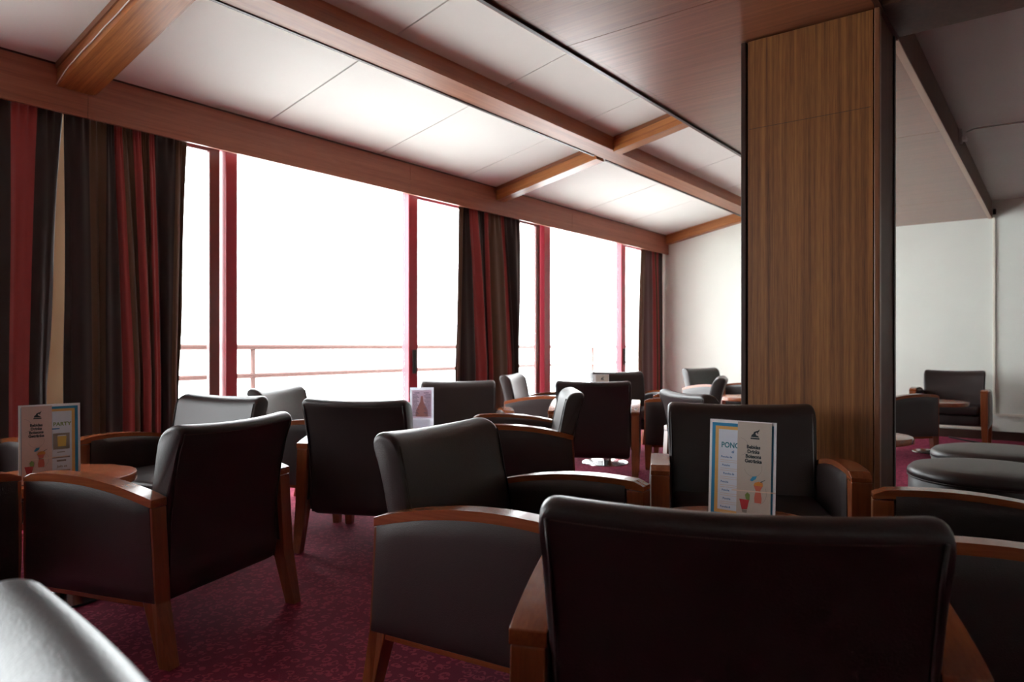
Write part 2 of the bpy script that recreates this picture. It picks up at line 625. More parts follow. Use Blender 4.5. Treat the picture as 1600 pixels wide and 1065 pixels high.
# far wall trim
bm = bmesh.new()
box(bm, WALLX - 0.018, WALLX - 0.001, 0.565, 0.59, 0.285, 2.495, bevel=0.004)
struct(obj('trim_2', bm, CREAMTRIM))
bm = bmesh.new()
box(bm, WALLX - 0.018, WALLX - 0.001, YR, 0.564, 0.27, 0.30, bevel=0.004)
struct(obj('trim_3', bm, CREAMTRIM))
bm = bmesh.new()
box(bm, WALLX - 0.02, WALLX - 0.001, YR, 4.6, 0.0, 0.10, bevel=0.003)
struct(obj('baseboard_far', bm, DARKWOOD))
bm = bmesh.new()
box(bm, WALLX - 0.03, WALLX - 0.001, 0.6, 4.5, 0.115, 0.16, bevel=0.003)
struct(obj('trim_4', bm, CREAMTRIM))

# bracket with a conduit on the soffit side, far right
br = empty('conduit_bracket', (6.28, 0.595, 2.63))
tag(br, 'small grey cable bracket on the soffit edge at far right', 'bracket')
obj('bracket_plate', nbox(-0.035, 0.035, -0.02, 0.0, -0.05, 0.05, bevel=0.004), plain('bracket_grey', (0.42, 0.38, 0.36), 0.4), br)
obj('clip', nbox(-0.05, 0.02, -0.05, -0.021, -0.04, -0.015, bevel=0.004), CABLEWHITE, br)
bm = bmesh.new()
tube(bm, [(6.285, 0.555, 2.655), (6.29, 0.5, 2.672), (6.30, 0.42, 2.676), (6.40, -0.3, 2.678), (6.6, -1.6, 2.679), (7.0, -4.5, 2.679)], 0.007, 8)
tag(obj('ceiling_conduit', bm, CABLEWHITE, smooth=True), 'thin pale conduit running right along the ceiling from the bracket', 'conduit')
tag(obj('corner_clip', nbox(WALLX - 0.05, WALLX - 0.021, 0.56, 0.59, 2.53, 2.59, bevel=0.004), BLACK), 'small black clip at the soffit end on the far wall', 'clip')


# ------------------------------------------------------------------ windows
def rect_frame(bm, x0, x1, z0, z1, w, y0, y1):
    box(bm, x0, x0 + w, y0, y1, z0, z1, bevel=0.004)
    box(bm, x1 - w, x1, y0, y1, z0, z1, bevel=0.004)
    box(bm, x0 + w, x1 - w, y0, y1, z0, z0 + w, bevel=0.004)
    box(bm, x0 + w, x1 - w, y0, y1, z1 - w, z1, bevel=0.004)


def window(n, x0, xa0, xa1, xj0, xj1, xm0, xm1, x1):
    w = struct(empty('window_%d' % n, (0, YW, 0)))
    zt = 2.50
    bm = bmesh.new()
    box(bm, x0, x1, -0.05, 0.06, zt - 0.035, zt)
    box(bm, x0, x1, -0.05, 0.06, 0.0, 0.05)
    box(bm, x0, x0 + 0.04, -0.05, 0.06, 0.05, zt - 0.035)
    box(bm, x1 - 0.04, x1, -0.05, 0.06, 0.05, zt - 0.035)
    obj('outer_frame', bm, REDFRAME, w)
    # sliding sash on the left
    bm = bmesh.new()
    box(bm, xa0, xa1, 0.002, 0.04, 0.052, zt - 0.037, bevel=0.004)
    obj('sash_stile', bm, BROWNFRAME, w)
    bm = bmesh.new()
    box(bm, x0 + 0.042, xa0 - 0.001, 0.004, 0.038, 2.425, zt - 0.037)
    box(bm, x0 + 0.042, xa0 - 0.001, 0.004, 0.038, 0.052, 0.13)
    obj('sash_rail', bm, BROWNFRAME, w)
    # fixed jamb
    bm = bmesh.new()
    box(bm, xj0, xj1, -0.045, 0.05, 0.052, zt - 0.037, bevel=0.005)
    obj('jamb', bm, REDFRAME, w)
    # right mullion with the lock
    bm = bmesh.new()
    box(bm, xm0, xm1, -0.04, 0.05, 0.052, zt - 0.037, bevel=0.005)
    mu = obj('mullion', bm, REDFRAME, w)
    lk = obj('lock_handle', nbox(lerp(xm0, xm1, .35), lerp(xm0, xm1, .75), -0.056, -0.041, 0.80, 1.02, bevel=0.004), BLACK, mu)
    bm = bmesh.new()
    box(bm, xm1 + 0.001, x1 - 0.042, 0.004, 0.038, 2.425, zt - 0.037)
    box(bm, xm1 + 0.001, x1 - 0.042, 0.004, 0.038, 0.052, 0.13)
    obj('sash_rail', bm, REDFRAME, w)
    for a, b in ((x0 + 0.042, xa0 - .001), (xj1 + .001, xm0 - .001), (xm1 + .001, x1 - .042)):
        zlo, zhi = (0.132, 2.423) if b - a < 1.5 else (0.052, zt - 0.037)
        obj('pane', nbox(a, b, 0.018, 0.024, zlo, zhi), GLASS, w)
    return w


window(1, 1.2, 2.640, 2.718, 2.737, 2.828, 4.535, 4.650, 5.55)
window(2, 5.87, 6.580, 6.660, 6.680, 6.805, 8.505, 8.628, 9.40)

window(3, -1.55, -0.95, -0.88, -0.85, -0.77, 0.12, 0.21, 0.93)

# balcony and railing outside
struct(obj('floor_balcony', nbox(XB, 14.0, 4.96, 6.3, -0.16, -0.04), TILE))
rl = empty('balcony_railing', (0, 6.0, 0))
tag(rl, 'pale pink metal balcony railing outside the windows', 'railing')
bm = bmesh.new()
tube(bm, [(XB, 0, 1.045), (14, 0, 1.045)], 0.028, 10)
obj('handrail', bm, RAILPAINT, rl, True)
bm = bmesh.new()
tube(bm, [(XB, 0, 0.775), (14, 0, 0.775)], 0.026, 10)
obj('lower_rail', bm, RAILPAINT, rl, True)
for x in (-2.36, 0.70, 3.77, 6.83, 9.90, 12.9):
    bm = bmesh.new()
    tube(bm, [(x, 0, -0.04), (x, 0, 1.02)], 0.025, 10)
    obj('rail_post', bm, RAILPAINT, rl, True)


# ------------------------------------------------------------------ curtains
CDARK = (0.029, 0.017, 0.016)
CRED = (0.33, 0.052, 0.052)
CBROWN = (0.105, 0.056, 0.032)
CPLUM = (0.10, 0.045, 0.045)
CBEIGE = (0.55, 0.42, 0.25)


def curtain(label, tops, bots, cols, yc, amp, waves, seed, zt=2.43, zb=0.02, lined=False):
    rnd = random.Random(seed)
    n = len(tops) - 1
    NU, NV = 26 * n, 36
    bm = bmesh.new()
    uvl = bm.loops.layers.uv.new('UVMap')
    ph = [rnd.uniform(0, 2 * pi) for _ in range(4)]
    grid = []
    for j in range(NV + 1):
        v = j / NV
        z = lerp(zt, zb, v)
        # knots: the stripe lines drift between the heading and the level of the chair tops
        k = min(1.0, max(0.0, (2.40 - z) / 1.55)) ** 0.9
        row = []
        for i in range(NU + 1):
            s = i / NU * n
            a = min(int(s), n - 1)
            f = s - a
            x = lerp(lerp(tops[a], tops[a + 1], f), lerp(bots[a], bots[a + 1], f), k)
            u = i / NU
            top = 0.45 + 0.55 * min(1, v * 5)
            y = amp * top * (0.62 * sin(2 * pi * waves * u + ph[0] + 0.5 * sin(2.2 * v + ph[1]))
                             + 0.30 * sin(2 * pi * waves * 2.3 * u + ph[2] - 0.8 * v))
            y += 0.010 * (1 - min(1, v * 9)) * sin(2 * pi * waves * 4.5 * u)
            x += 0.010 * sin(2 * pi * waves * u + ph[3]) * min(1, v * 3) * (0.3 if u < .03 or u > .97 else 1)
            if i == NU:
                x += 0.018 * sin(9 * v + ph[1]) * v
            if i == 0:
                x += 0.014 * sin(8 * v + ph[2]) * v
            row.append(bm.verts.new((x, yc + y, z)))
        grid.append(row)
    for j in range(NV):
        for i in range(NU):
            f = bm.faces.new((grid[j][i], grid[j][i + 1], grid[j + 1][i + 1], grid[j + 1][i]))
            for lp, (du, dv) in zip(f.loops, ((0, 0), (1, 0), (1, 1), (0, 1))):
                lp[uvl].uv = ((i + du) / NU, 1 - (j + dv) / NV)
    stops = [(min(0.9999, a / n), c) for a, c in enumerate(cols)]
    o = obj('striped_curtain', bm, cloth_mat('striped_curtain_cloth', stops), smooth=True)
    md = o.modifiers.new('thickness', 'SOLIDIFY')
    md.thickness = 0.004
    md.offset = 0
    return tag(o, label, 'curtain')


D_, R_, B_, P_ = CDARK, CRED, CBROWN, CPLUM
curtain('dark curtain with one wide red stripe, drawn at the far left edge',
        [1.019, 1.396, 1.529, 1.660], [1.019, 1.375, 1.494, 1.581], [D_, R_, D_], 4.60, 0.020, 2.0, 3)
curtain('brown curtain with narrow red folds at the left side of the near window',
        [1.667, 1.797, 1.895, 1.943, 1.98, 2.053, 2.104, 2.147, 2.188, 2.329, 2.403],
        [1.673, 1.815, 1.895, 1.988, 2.068, 2.119, 2.167, 2.196, 2.222, 2.300, 2.351],
        [D_, B_, D_, R_, B_, R_, B_, R_, D_, B_], 4.60, 0.030, 6.0, 11)
curtain('bunched curtain with a broad red fold hanging between the two windows',
        [5.095, 5.188, 5.235, 5.351, 5.49, 5.541, 5.728, 5.781, 5.846, 6.092],
        [5.031, 5.15, 5.351, 5.48, 5.582, 5.602, 5.835, 5.923, 5.978, 6.069],
        [B_, D_, R_, D_, R_, B_, R_, D_, D_], 4.60, 0.035, 6.5, 5)
curtain('narrow curtain with thin red stripes in the far corner by the cream wall',
        [8.904, 9.001, 9.19, 9.26, 9.33, 9.40, 9.56], [8.828, 8.923, 9.21, 9.30, 9.38, 9.46, 9.565],
        [B_, P_, R_, B_, R_, D_], 4.60, 0.026, 5.0, 8)
# pale lining showing through the slit between the two left curtains
bm = bmesh.new()
fr = [bm.verts.new(p) for p in ((1.55, 4.655, 2.42), (1.70, 4.655, 2.42), (1.70, 4.655, 0.02), (1.50, 4.655, 0.02))]
bm.faces.new(fr)
ln = obj('curtain_lining', bm, plain('beige_lining_cloth', CBEIGE, 0.8))
md = ln.modifiers.new('thickness', 'SOLIDIFY')
md.thickness = 0.003
tag(ln, 'strip of beige lining cloth showing in the slit between the left curtains', 'curtain')


# ------------------------------------------------------------------ armchair
def smooth_loop(pts, n=4):
    """Catmull-Rom through a closed list of points"""
    out = []
    m = len(pts)
    for i in range(m):
        p0, p1, p2, p3 = (Vector(pts[(i + k) % m]) for k in (-1, 0, 1, 2))
        for k in range(n):
            t = k / n
            out.append(0.5 * ((2 * p1) + (-p0 + p2) * t + (2 * p0 - 5 * p1 + 4 * p2 - p3) * t * t + (-p0 + 3 * p1 - 3 * p2 + p3) * t ** 3))
    return out


BACK_PROF = [(-0.272, 0.20), (-0.276, 0.34), (-0.287, 0.46), (-0.306, 0.58), (-0.332, 0.69), (-0.356, 0.758), (-0.352, 0.781),
             (-0.325, 0.790), (-0.285, 0.780), (-0.258, 0.752), (-0.243, 0.70), (-0.215, 0.58), (-0.185, 0.46), (-0.165, 0.36),
             (-0.165, 0.20)]


def back_shape(u, p):
    """u in -1..1 across the width, p = (y, z) of the profile"""
    y, z = p
    bow = 0.022 * (1 - u * u)                      # the middle is set back, the ends come forward
    h = max(0, (z - 0.30) / 0.5)
    y2 = y - bow * h + 0.010 * h
    z2 = z - 0.011 * (1 - u * u) * (max(0, z - 0.6) / 0.19)
    hw = lerp(0.277, 0.288, min(1, max(0, (z - 0.235) / 0.5)))
    return (u * hw, y2, z2)


def arc_z(y, front=0.60, rear=0.55):
    t = (y + 0.285) / 0.595
    return lerp(rear, front, t) + 0.030 * 4 * t * (1 - t)


def pillow(bm, xs, sgn, top_off, bulge, y0=-0.268, y1=0.292, zb=0.215, ny=18, nz=14, depth=0.012):
    """upholstered side panel: front face bulges along sgn, edges rounded"""
    fr, bk = [], []
    for i in range(ny + 1):
        a, b = [], []
        for j in range(nz + 1):
            s, t = i / ny, j / nz
            zt = arc_z(lerp(y0, y1, s)) - top_off
            yb = lerp(y0, y1, s) - (1 - t) * 0.022 * (1 - s)
            z = lerp(zb, zt, t)
            e = (1 - abs(2 * s - 1) ** 9) * (1 - abs(2 * t - 1) ** 9)
            a.append(bm.verts.new((xs + sgn * (bulge * e ** 0.5), yb, z)))
            b.append(bm.verts.new((xs - sgn * depth, yb, z)))
        fr.append(a)
        bk.append(b)
    for i in range(ny):
        for j in range(nz):
            bm.faces.new((fr[i][j], fr[i + 1][j], fr[i + 1][j + 1], fr[i][j + 1]))
            bm.faces.new((bk[i][j], bk[i][j + 1], bk[i + 1][j + 1], bk[i + 1][j]))
    for i in range(ny):
        bm.faces.new((fr[i][0], bk[i][0], bk[i + 1][0], fr[i + 1][0]))
        bm.faces.new((fr[i][nz], fr[i + 1][nz], bk[i + 1][nz], bk[i][nz]))
    for j in range(nz):
        bm.faces.new((fr[0][j], fr[0][j + 1], bk[0][j + 1], bk[0][j]))
        bm.faces.new((fr[ny][j], bk[ny][j], bk[ny][j + 1], fr[ny][j + 1]))


def make_armchair():
    t = empty('armchair')
    # backrest
    loop = smooth_loop(BACK_PROF, 3)
    us = [-1.0, -0.996, -0.985, -0.965, -0.94, -0.9, -0.8, -0.65, -0.45, -0.22, 0, 0.22, 0.45, 0.65, 0.8, 0.9, 0.94, 0.965, 0.985, 0.996, 1.0]
    bm = bmesh.new()
    rings = []
    cen = (-0.255, 0.5)
    for u in us:
        k = 1.0
        e = abs(u)
        sh = 0.0
        if e > 0.9:
            sh = 0.024 * (1 - sqrt(max(0, 1 - ((e - 0.9) / 0.1) ** 2)))
        ring = []
        for (py, pz) in loop:
            dy, dz = py - cen[0], pz - cen[1]
            l = sqrt(dy * dy + dz * dz)
            q = (py - dy / l * sh * 1.0, pz - dz / l * sh)
            ring.append(bm.verts.new(back_shape(u, q)))
        rings.append(ring)
    m = len(loop)
    for A, B in zip(rings[:-1], rings[1:]):
        for k in range(m):
            l = (k + 1) % m
            bm.faces.new((A[k], A[l], B[l], B[k]))
    bm.faces.new(rings[0])
    bm.faces.new(rings[-1][::-1])
    bk = obj('backrest', bm, LEATHER, t, True, smooth_angle=50)
    # piping along both side edges and the seam below the rear top edge
    for s in (-1, 1):
        for prof in ((BACK_PROF[0:6]), (BACK_PROF[9:13])):
            bm = bmesh.new()
            tube(bm, [Vector(back_shape(s * 0.955, p)) + Vector((0, -0.0015 if prof is not None and p[0] < -0.27 else 0.0015, 0)) for p in prof], 0.0032, 6)
            obj('piping', bm, LEATHER, bk, True)
    bm = bmesh.new()
    pts = []
    for k in range(25):
        u = -0.93 + 1.86 * k / 24
        q = Vector(back_shape(u, (-0.3555, 0.757)))
        pts.append(q + Vector((0, -0.001, 0)))
    for k in range(140):                      # row of single stitches under the top edge
        f = k / 139 * 23.8
        i = int(f)
        a = pts[i].lerp(pts[i + 1], f - i)
        g = min(23.999, f + 0.09)
        i = int(g)
        b = pts[i].lerp(pts[i + 1], g - i)
        tube(bm, [a, b], 0.0011, 4)
    obj('stitching', bm, STITCH, bk)
    # seat
    bm = bmesh.new()
    box(bm, -0.272, 0.272, -0.20, 0.298, 0.335, 0.425, bevel=0.03, seg=4)
    for v in bm.verts:
        if v.co.z > 0.38:
            v.co.z += 0.018 * (1 - (v.co.x / 0.28) ** 2) * (1 - ((v.co.y - 0.05) / 0.26) ** 2)
    obj('seat_cushion', bm, LEATHER, t, True, smooth_angle=60)
    obj('seat_base', nbox(-0.275, 0.275, -0.16, 0.285, 0.235, 0.332, bevel=0.012), LEATHER, t, True, smooth_angle=60)
    for s in (-1, 1):
        def X(a, b):
            return (a, b) if s > 0 else (-b, -a)
        # armrest cap following the arc, with a rounded front end
        ys = [-0.285 + 0.595 * k / 16 for k in range(17)]
        top = [(y, arc_z(y) - (0.012 if k == 16 else 0)) for k, y in enumerate(ys)]
        bot = [(y, arc_z(y) - 0.028) for y in ys]
        bm = bmesh.new()
        prism(bm, top + bot[::-1], 0, *X(0.287, 0.352), bevel=0.0025)
        obj('armrest', bm, CHAIRWOOD_Y, t)
        # rear leg: upright behind the panel then splayed back below it
        bm = bmesh.new()
        prism(bm, [(-0.285, 0.522), (-0.230, 0.522), (-0.246, 0.21), (-0.305, 0.0), (-0.350, 0.0), (-0.303, 0.21)], 0, *X(0.290, 0.349), bevel=0.003)
        for v in bm.verts:
            if v.co.z < 0.2:
                f = (0.2 - v.co.z) / 0.2
                v.co.x = s * lerp(abs(v.co.x), 0.318 + (abs(v.co.x) - 0.3195) * 0.75, f)
        obj('leg', bm, CHAIRWOOD, t)
        # front leg
        bm = bmesh.new()
        prism(bm, [(0.250, 0.572), (0.310, 0.572), (0.310, 0.30), (0.300, 0.0), (0.262, 0.0), (0.246, 0.21)], 0, *X(0.288, 0.351), bevel=0.003)
        for v in bm.verts:
            if v.co.z < 0.3:
                f = (0.3 - v.co.z) / 0.3
                v.co.x = s * lerp(abs(v.co.x), 0.325 + (abs(v.co.x) - 0.3195) * 0.65, f)
        obj('leg', bm, CHAIRWOOD, t)
        obj('side_rail', nbox(*X(0.30, 0.345), -0.25, 0.246, 0.196, 0.2145, bevel=0.003), CHAIRWOOD_Y, t)
        bm = bmesh.new()
        pillow(bm, s * 0.3505, s, 0.0285, 0.008, y0=-0.274, y1=0.300)
        obj('outer_panel', bm, LEATHER, t, True, smooth_angle=70)
        bm = bmesh.new()
        pillow(bm, s * 0.287, -s, 0.020, 0.010, y0=-0.26, y1=0.245, zb=0.26)
        obj('inner_panel', bm, LEATHER, t, True, smooth_angle=70)
    return t


chair0 = make_armchair()
CH_GROUP = 'brown leather armchairs of the lounge'
chairs = [
    # x, y, facing degrees, sx, label
    (1.348, 2.708, 107.5, 1.0, 'leather armchair seen from behind at left, its rear legs on open carpet'),
    (0.59, 3.25, 4, 1.0, 'armchair cut by the left frame edge, only one arm showing beside the menu table'),
    (1.785, 3.53, 194, 1.0, 'armchair behind the left back-turned chair, its backrest facing the menu table'),
    (0.95, 4.08, 268, 1.0, 'armchair mostly hidden behind the left menu stand, beneath the red-striped curtain'),
    (2.612, 2.93, 25, 0.97, 'armchair with its back turned in the middle left, standing before the window'),
    (2.875, 3.81, -64, 1.0, 'armchair turned right with window-lit backrest, behind the left back-turned chairs'),
    (3.86, 3.46, 226, 1.0, 'grey-lit armchair facing the camera behind the white menu sheet'),
    (3.45, 2.595, 128, 1.0, 'armchair in side view whose pale-topped backrest leans right, left of the chrome table base'),
    (1.775, 1.350, -83, 1.0, 'large armchair in side view at centre with a leather side panel and lit backrest'),
    (1.374, 0.525, 22.5, 1.052, 'nearest armchair, huge dark back filling the lower right foreground'),
    (2.784, 0.975, 206, 1.06, 'armchair facing the camera against the wooden column, behind the blue-bordered menu'),
    (2.25, 0.09, 105, 0.97, 'armchair at the right edge showing two pale-edged arms before the poufs'),
    (4.94, 2.965, 27, 1.0, 'armchair with brown back turned, above the chrome disc of a table base'),
    (5.46, 3.85, -68, 1.0, 'armchair by the middle curtain, pale backrest leaning left under the window'),
    (6.40, 3.46, 232, 1.0, 'armchair facing the camera under the far window, small menu card before it'),
    (5.88, 2.62, 110, 1.0, 'armchair in side view near the column, rounded back leaning right and black side panel'),
    (4.13, 1.53, -39.7, 1.0, 'armchair with pale grey rear side and curved top, just left of the column chair'),
    (8.25, 3.22, 252, 1.0, 'small far armchair against the cream end wall left of the column'),
    (8.90, 0.92, 180, 1.0, 'armchair right of the column facing the camera before the cream far wall'),
    (7.64, 1.35, -42, 1.0, 'armchair in side view just right of the column behind the poufs'),
    (-0.07, 0.715, 172, 1.0, 'blurred foreground armchair at the bottom left corner, its top edge shining white'),
]
for i, (x, y, h, sx_, lab) in enumerate(chairs):
    o = chair0 if i == 0 else copy_thing(chair0)
    o.location = (x, y, 0)
    o.rotation_euler = (0, 0, radians(h - 90))
    o.scale = (sx_, 1, 1.018 if sx_ > 1.05 else 1)
    tag(o, lab, 'armchair', CH_GROUP)


# ------------------------------------------------------------------ low round tables
def make_table():
    t = empty('round_table')
    bm = bmesh.new()
    lathe(bm, [(0, 0.470), (0.283, 0.470), (0.288, 0.474), (0.290, 0.500), (0.287, 0.507), (0.280, 0.509), (0, 0.509)], 64)
    obj('tabletop', bm, TABLEWOOD, t, True, smooth_angle=35)
    bm = bmesh.new()
    lathe(bm, [(0, 0.024), (0.030, 0.024), (0.030, 0.468), (0, 0.468)], 24)
    obj('pedestal', bm, CHROME, t, True, smooth_angle=35)
    bm = bmesh.new()
    lathe(bm, [(0, 0.0005), (0.205, 0.0005), (0.207, 0.004), (0.203, 0.010), (0.12, 0.016), (0.04, 0.0235), (0, 0.0235)], 48)
    obj('base_plate', bm, CHROME, t, True, smooth_angle=35)
    return t


tables = [(1.19, 3.33, 'round wooden table at left carrying the party poster'),
          (3.25, 3.20, 'round table hidden behind the back-turned middle chairs, under the white menu sheet'),
          (2.09, 0.765, 'round wooden table in front of the column chair carrying the blue-bordered menu'),
          (5.56, 3.24, 'round table beneath the far window with its chrome base disc showing'),
          (4.75, 0.97, 'small round table half hidden by the right side of the column'),
          (7.62, 2.70, 'round table near the far wall just left of the column'),
          (8.12, 0.97, 'round wooden table before the armchair at the far wall right of the column')]
tb0 = make_table()
for i, (x, y, lab) in enumerate(tables):
    o = tb0 if i == 0 else copy_thing(tb0)
    o.location = (x, y, 0)
    o.rotation_euler = (0, 0, radians(35 + 40 * i))
    tag(o, lab, 'table', 'low round lounge tables')


# ------------------------------------------------------------------ poufs
def make_pouf():
    t = empty('pouf')
    bm = bmesh.new()
    lathe(bm, [(0, 0.38), (0.352, 0.38), (0.358, 0.392), (0.354, 0.412), (0.335, 0.430), (0.29, 0.440), (0.2, 0.444), (0, 0.446)], 64)
    obj('cushion_top', bm, LEATHER, t, True, smooth_angle=50)
    bm = bmesh.new()
    lathe(bm, [(0, 0.025), (0.342, 0.025), (0.350, 0.04), (0.354, 0.2), (0.350, 0.370), (0.343, 0.378), (0, 0.378)], 64)
    obj('body', bm, LEATHER, t, True, smooth_angle=50)
    bm = bmesh.new()
    tube(bm, [(0.3535 * cos(2 * pi * k / 64), 0.3535 * sin(2 * pi * k / 64), 0.379) for k in range(64)], 0.004, 6, True)
    obj('piping', bm, LEATHER, t, True)
    for a in range(4):
        bm = bmesh.new()
        lathe(bm, [(0, 0), (0.022, 0), (0.025, 0.024), (0, 0.024)], 16, 0.26 * cos(a * pi / 2 + .7), 0.26 * sin(a * pi / 2 + .7))
        obj('foot', bm, BLACK, t)
    return t


p0 = make_pouf()
for i, (x, y, lab) in enumerate([(4.32, 0.29, 'nearer round brown leather pouf right of the column'),
                                 (5.10, 0.28, 'farther round leather pouf, partly behind the nearer pouf')]):
    o = p0 if i == 0 else copy_thing(p0)
    o.location = (x, y, 0)
    tag(o, lab, 'pouf', 'round leather poufs right of the column')

# black cables and a box on the floor at far right
o = obj('floor_box', nbox(8.30, 8.62, -0.28, 0.02, 0.0, 0.30, bevel=0.01), BLACK)
tag(o, 'black box on the floor at the right edge, before the far wall', 'box')
bm = bmesh.new()
tube(bm, [(8.45, 0.0, 0.25), (8.50, 0.07, 0.33), (8.55, 0.17, 0.30), (8.6, 0.22, 0.14), (8.6, 0.17, 0.03), (8.75, 0.35, 0.012), (9.2, 0.75, 0.011), (9.5, 1.0, 0.011)], 0.009, 8)
tag(obj('power_cable', bm, BLACK, smooth=True), 'loose black cable looping on the floor at the far right', 'cable')


# ------------------------------------------------------------------ menu stands
def text_mesh(name, body, size, mat, parent, x, z, y, align='CENTER', bold=0.0, sxx=1.0):
    cu = bpy.data.curves.new(name, 'FONT')
    cu.body = body
    cu.size = size
    cu.align_x = align
    cu.extrude = 0.0001
    cu.offset = bold
    cu.resolution_u = 3
    tmp = bpy.data.objects.new(name + '_tmp', cu)
    COL.objects.link(tmp)
    bpy.context.view_layer.update()
    dg = bpy.context.evaluated_depsgraph_get()
    me = bpy.data.meshes.new_from_object(tmp.evaluated_get(dg))
    bpy.data.objects.remove(tmp)
    me.materials.clear()
    me.materials.append(mat)
    for v in me.vertices:
        px, py, pz = v.co
        v.co = (x + px * sxx, y - pz, z + py)
    o = bpy.data.objects.new(name, me)
    COL.objects.link(o)
    o.parent = parent
    return o


def flat(name, x0, x1, z0, z1, y, mat, parent, th=0.0004):
    return obj(name, nbox(x0, x1, y - th, y, z0, z1), mat, parent)


def outline(name, pts, y, mat, parent, th=0.0003):
    bm = bmesh.new()
    prism(bm, pts, 1, y - th, y)
    return obj(name, bm, mat, parent)


def drinks(parent, xc, z, k, y):
    """tall coral cocktail with a blue umbrella, and a red tumbler with green fruit"""
    def T(pts, dx=0, dz=0):
        return [(xc + (px + dx) * k, z + (pz + dz) * k) for px, pz in pts]
    outline('tall_cocktail_print', T([(0.010, 0.030), (0.030, 0.030), (0.031, 0.045), (0.027, 0.068), (0.033, 0.080), (0.007, 0.080), (0.013, 0.066), (0.009, 0.045)]), y, CORALDRINK, parent)
    outline('cocktail_top_print', T([(0.006, 0.080), (0.034, 0.080), (0.033, 0.090), (0.022, 0.093), (0.010, 0.089)]), y, ORANGEDRINK, parent)
    outline('umbrella_print', T([(-0.005, 0.094), (0.003, 0.106), (0.016, 0.108), (0.012, 0.099), (0.002, 0.092)]), y, BLUE, parent)
    outline('straw_print', T([(0.026, 0.092), (0.040, 0.100), (0.0405, 0.099), (0.028, 0.0905)]), y, DARKINK, parent)
    outline('red_tumbler_print', T([(-0.036, 0.036), (-0.006, 0.036), (-0.012, 0.008), (-0.028, 0.006)]), y, REDDRINK, parent)
    outline('tumbler_base_print', T([(-0.028, 0.005), (-0.012, 0.006), (-0.013, -0.003), (-0.026, -0.003)]), y, PHOTOINK, parent)
    outline('fruit_print', T([(-0.016, 0.037), (-0.005, 0.035), (-0.004, 0.052), (-0.012, 0.058), (-0.019, 0.050)]), y, GREENINK, parent)


def emblem(parent, xc, z, k, y):
    """small dark animal on a mound above a line of lettering"""
    pts = [(-0.012, 0.0), (-0.010, 0.006), (-0.005, 0.010), (-0.003, 0.015), (0.003, 0.018), (0.008, 0.019), (0.013, 0.024), (0.012, 0.018),
           (0.009, 0.015), (0.009, 0.010), (0.007, 0.010), (0.006, 0.014), (0.001, 0.012), (0.003, 0.006), (0.009, 0.004), (0.012, 0.0)]
    outline('emblem', [(xc + a * k, z + b * k) for a, b in pts], y, DARKINK, parent)
    flat('emblem_lettering', xc - 0.013 * k, xc + 0.013 * k, z - 0.006 * k, z - 0.002 * k, y, DARKINK, parent)


def curl(parent, xc, z, r, a0, a1, y):
    bm = bmesh.new()
    tube(bm, [(xc + r * cos(lerp(a0, a1, k / 20)), y, z + r * sin(lerp(a0, a1, k / 20))) for k in range(21)], 0.0004, 4)
    obj('curl_line', bm, GREYINK, parent)


def leaflet(root, x0, x1, z0, z1, y, mat):
    lf = flat('leaflet', x0, x1, z0, z1, y, mat, root, 0.0012)
    yy = y - 0.00145
    xc = (x0 + x1) / 2
    h = z1 - z0
    w = x1 - x0
    emblem(lf, xc + w * .02, z1 - h * 0.145, 1.0 * w / 0.1, yy)
    for k, wd in enumerate(('Bebidas', 'Drinks', 'Boissons', 'Getränke')):
        text_mesh('title_word', wd, 0.0148, DARKINK, lf, xc - w * .02, z1 - h * (0.262 + 0.047 * k), yy, bold=0.0007, sxx=0.92)
    curl(lf, x0 + w * .06, z1 - h * .25, w * .26, -1.3, 1.45, yy)
    curl(lf, xc - w * .02, z1 - h * .45, w * .26, -2.9, .3, yy)
    curl(lf, xc + w * .02, z0 + h * .30, w * .36, -1.2, .5, yy)
    drinks(lf, xc - w * 0.06, z0 + h * 0.10, 0.98 * w / 0.1, yy)
    return lf


def band(root, x0, x1, z, tilt, y):
    bm = bmesh.new()
    prism(bm, [(x0, z), (x1, z + tilt), (x1, z + tilt + 0.0032), (x0, z + 0.0032)], 1, y - 0.0008, y)
    obj('rubber_band', bm, BAND, root)


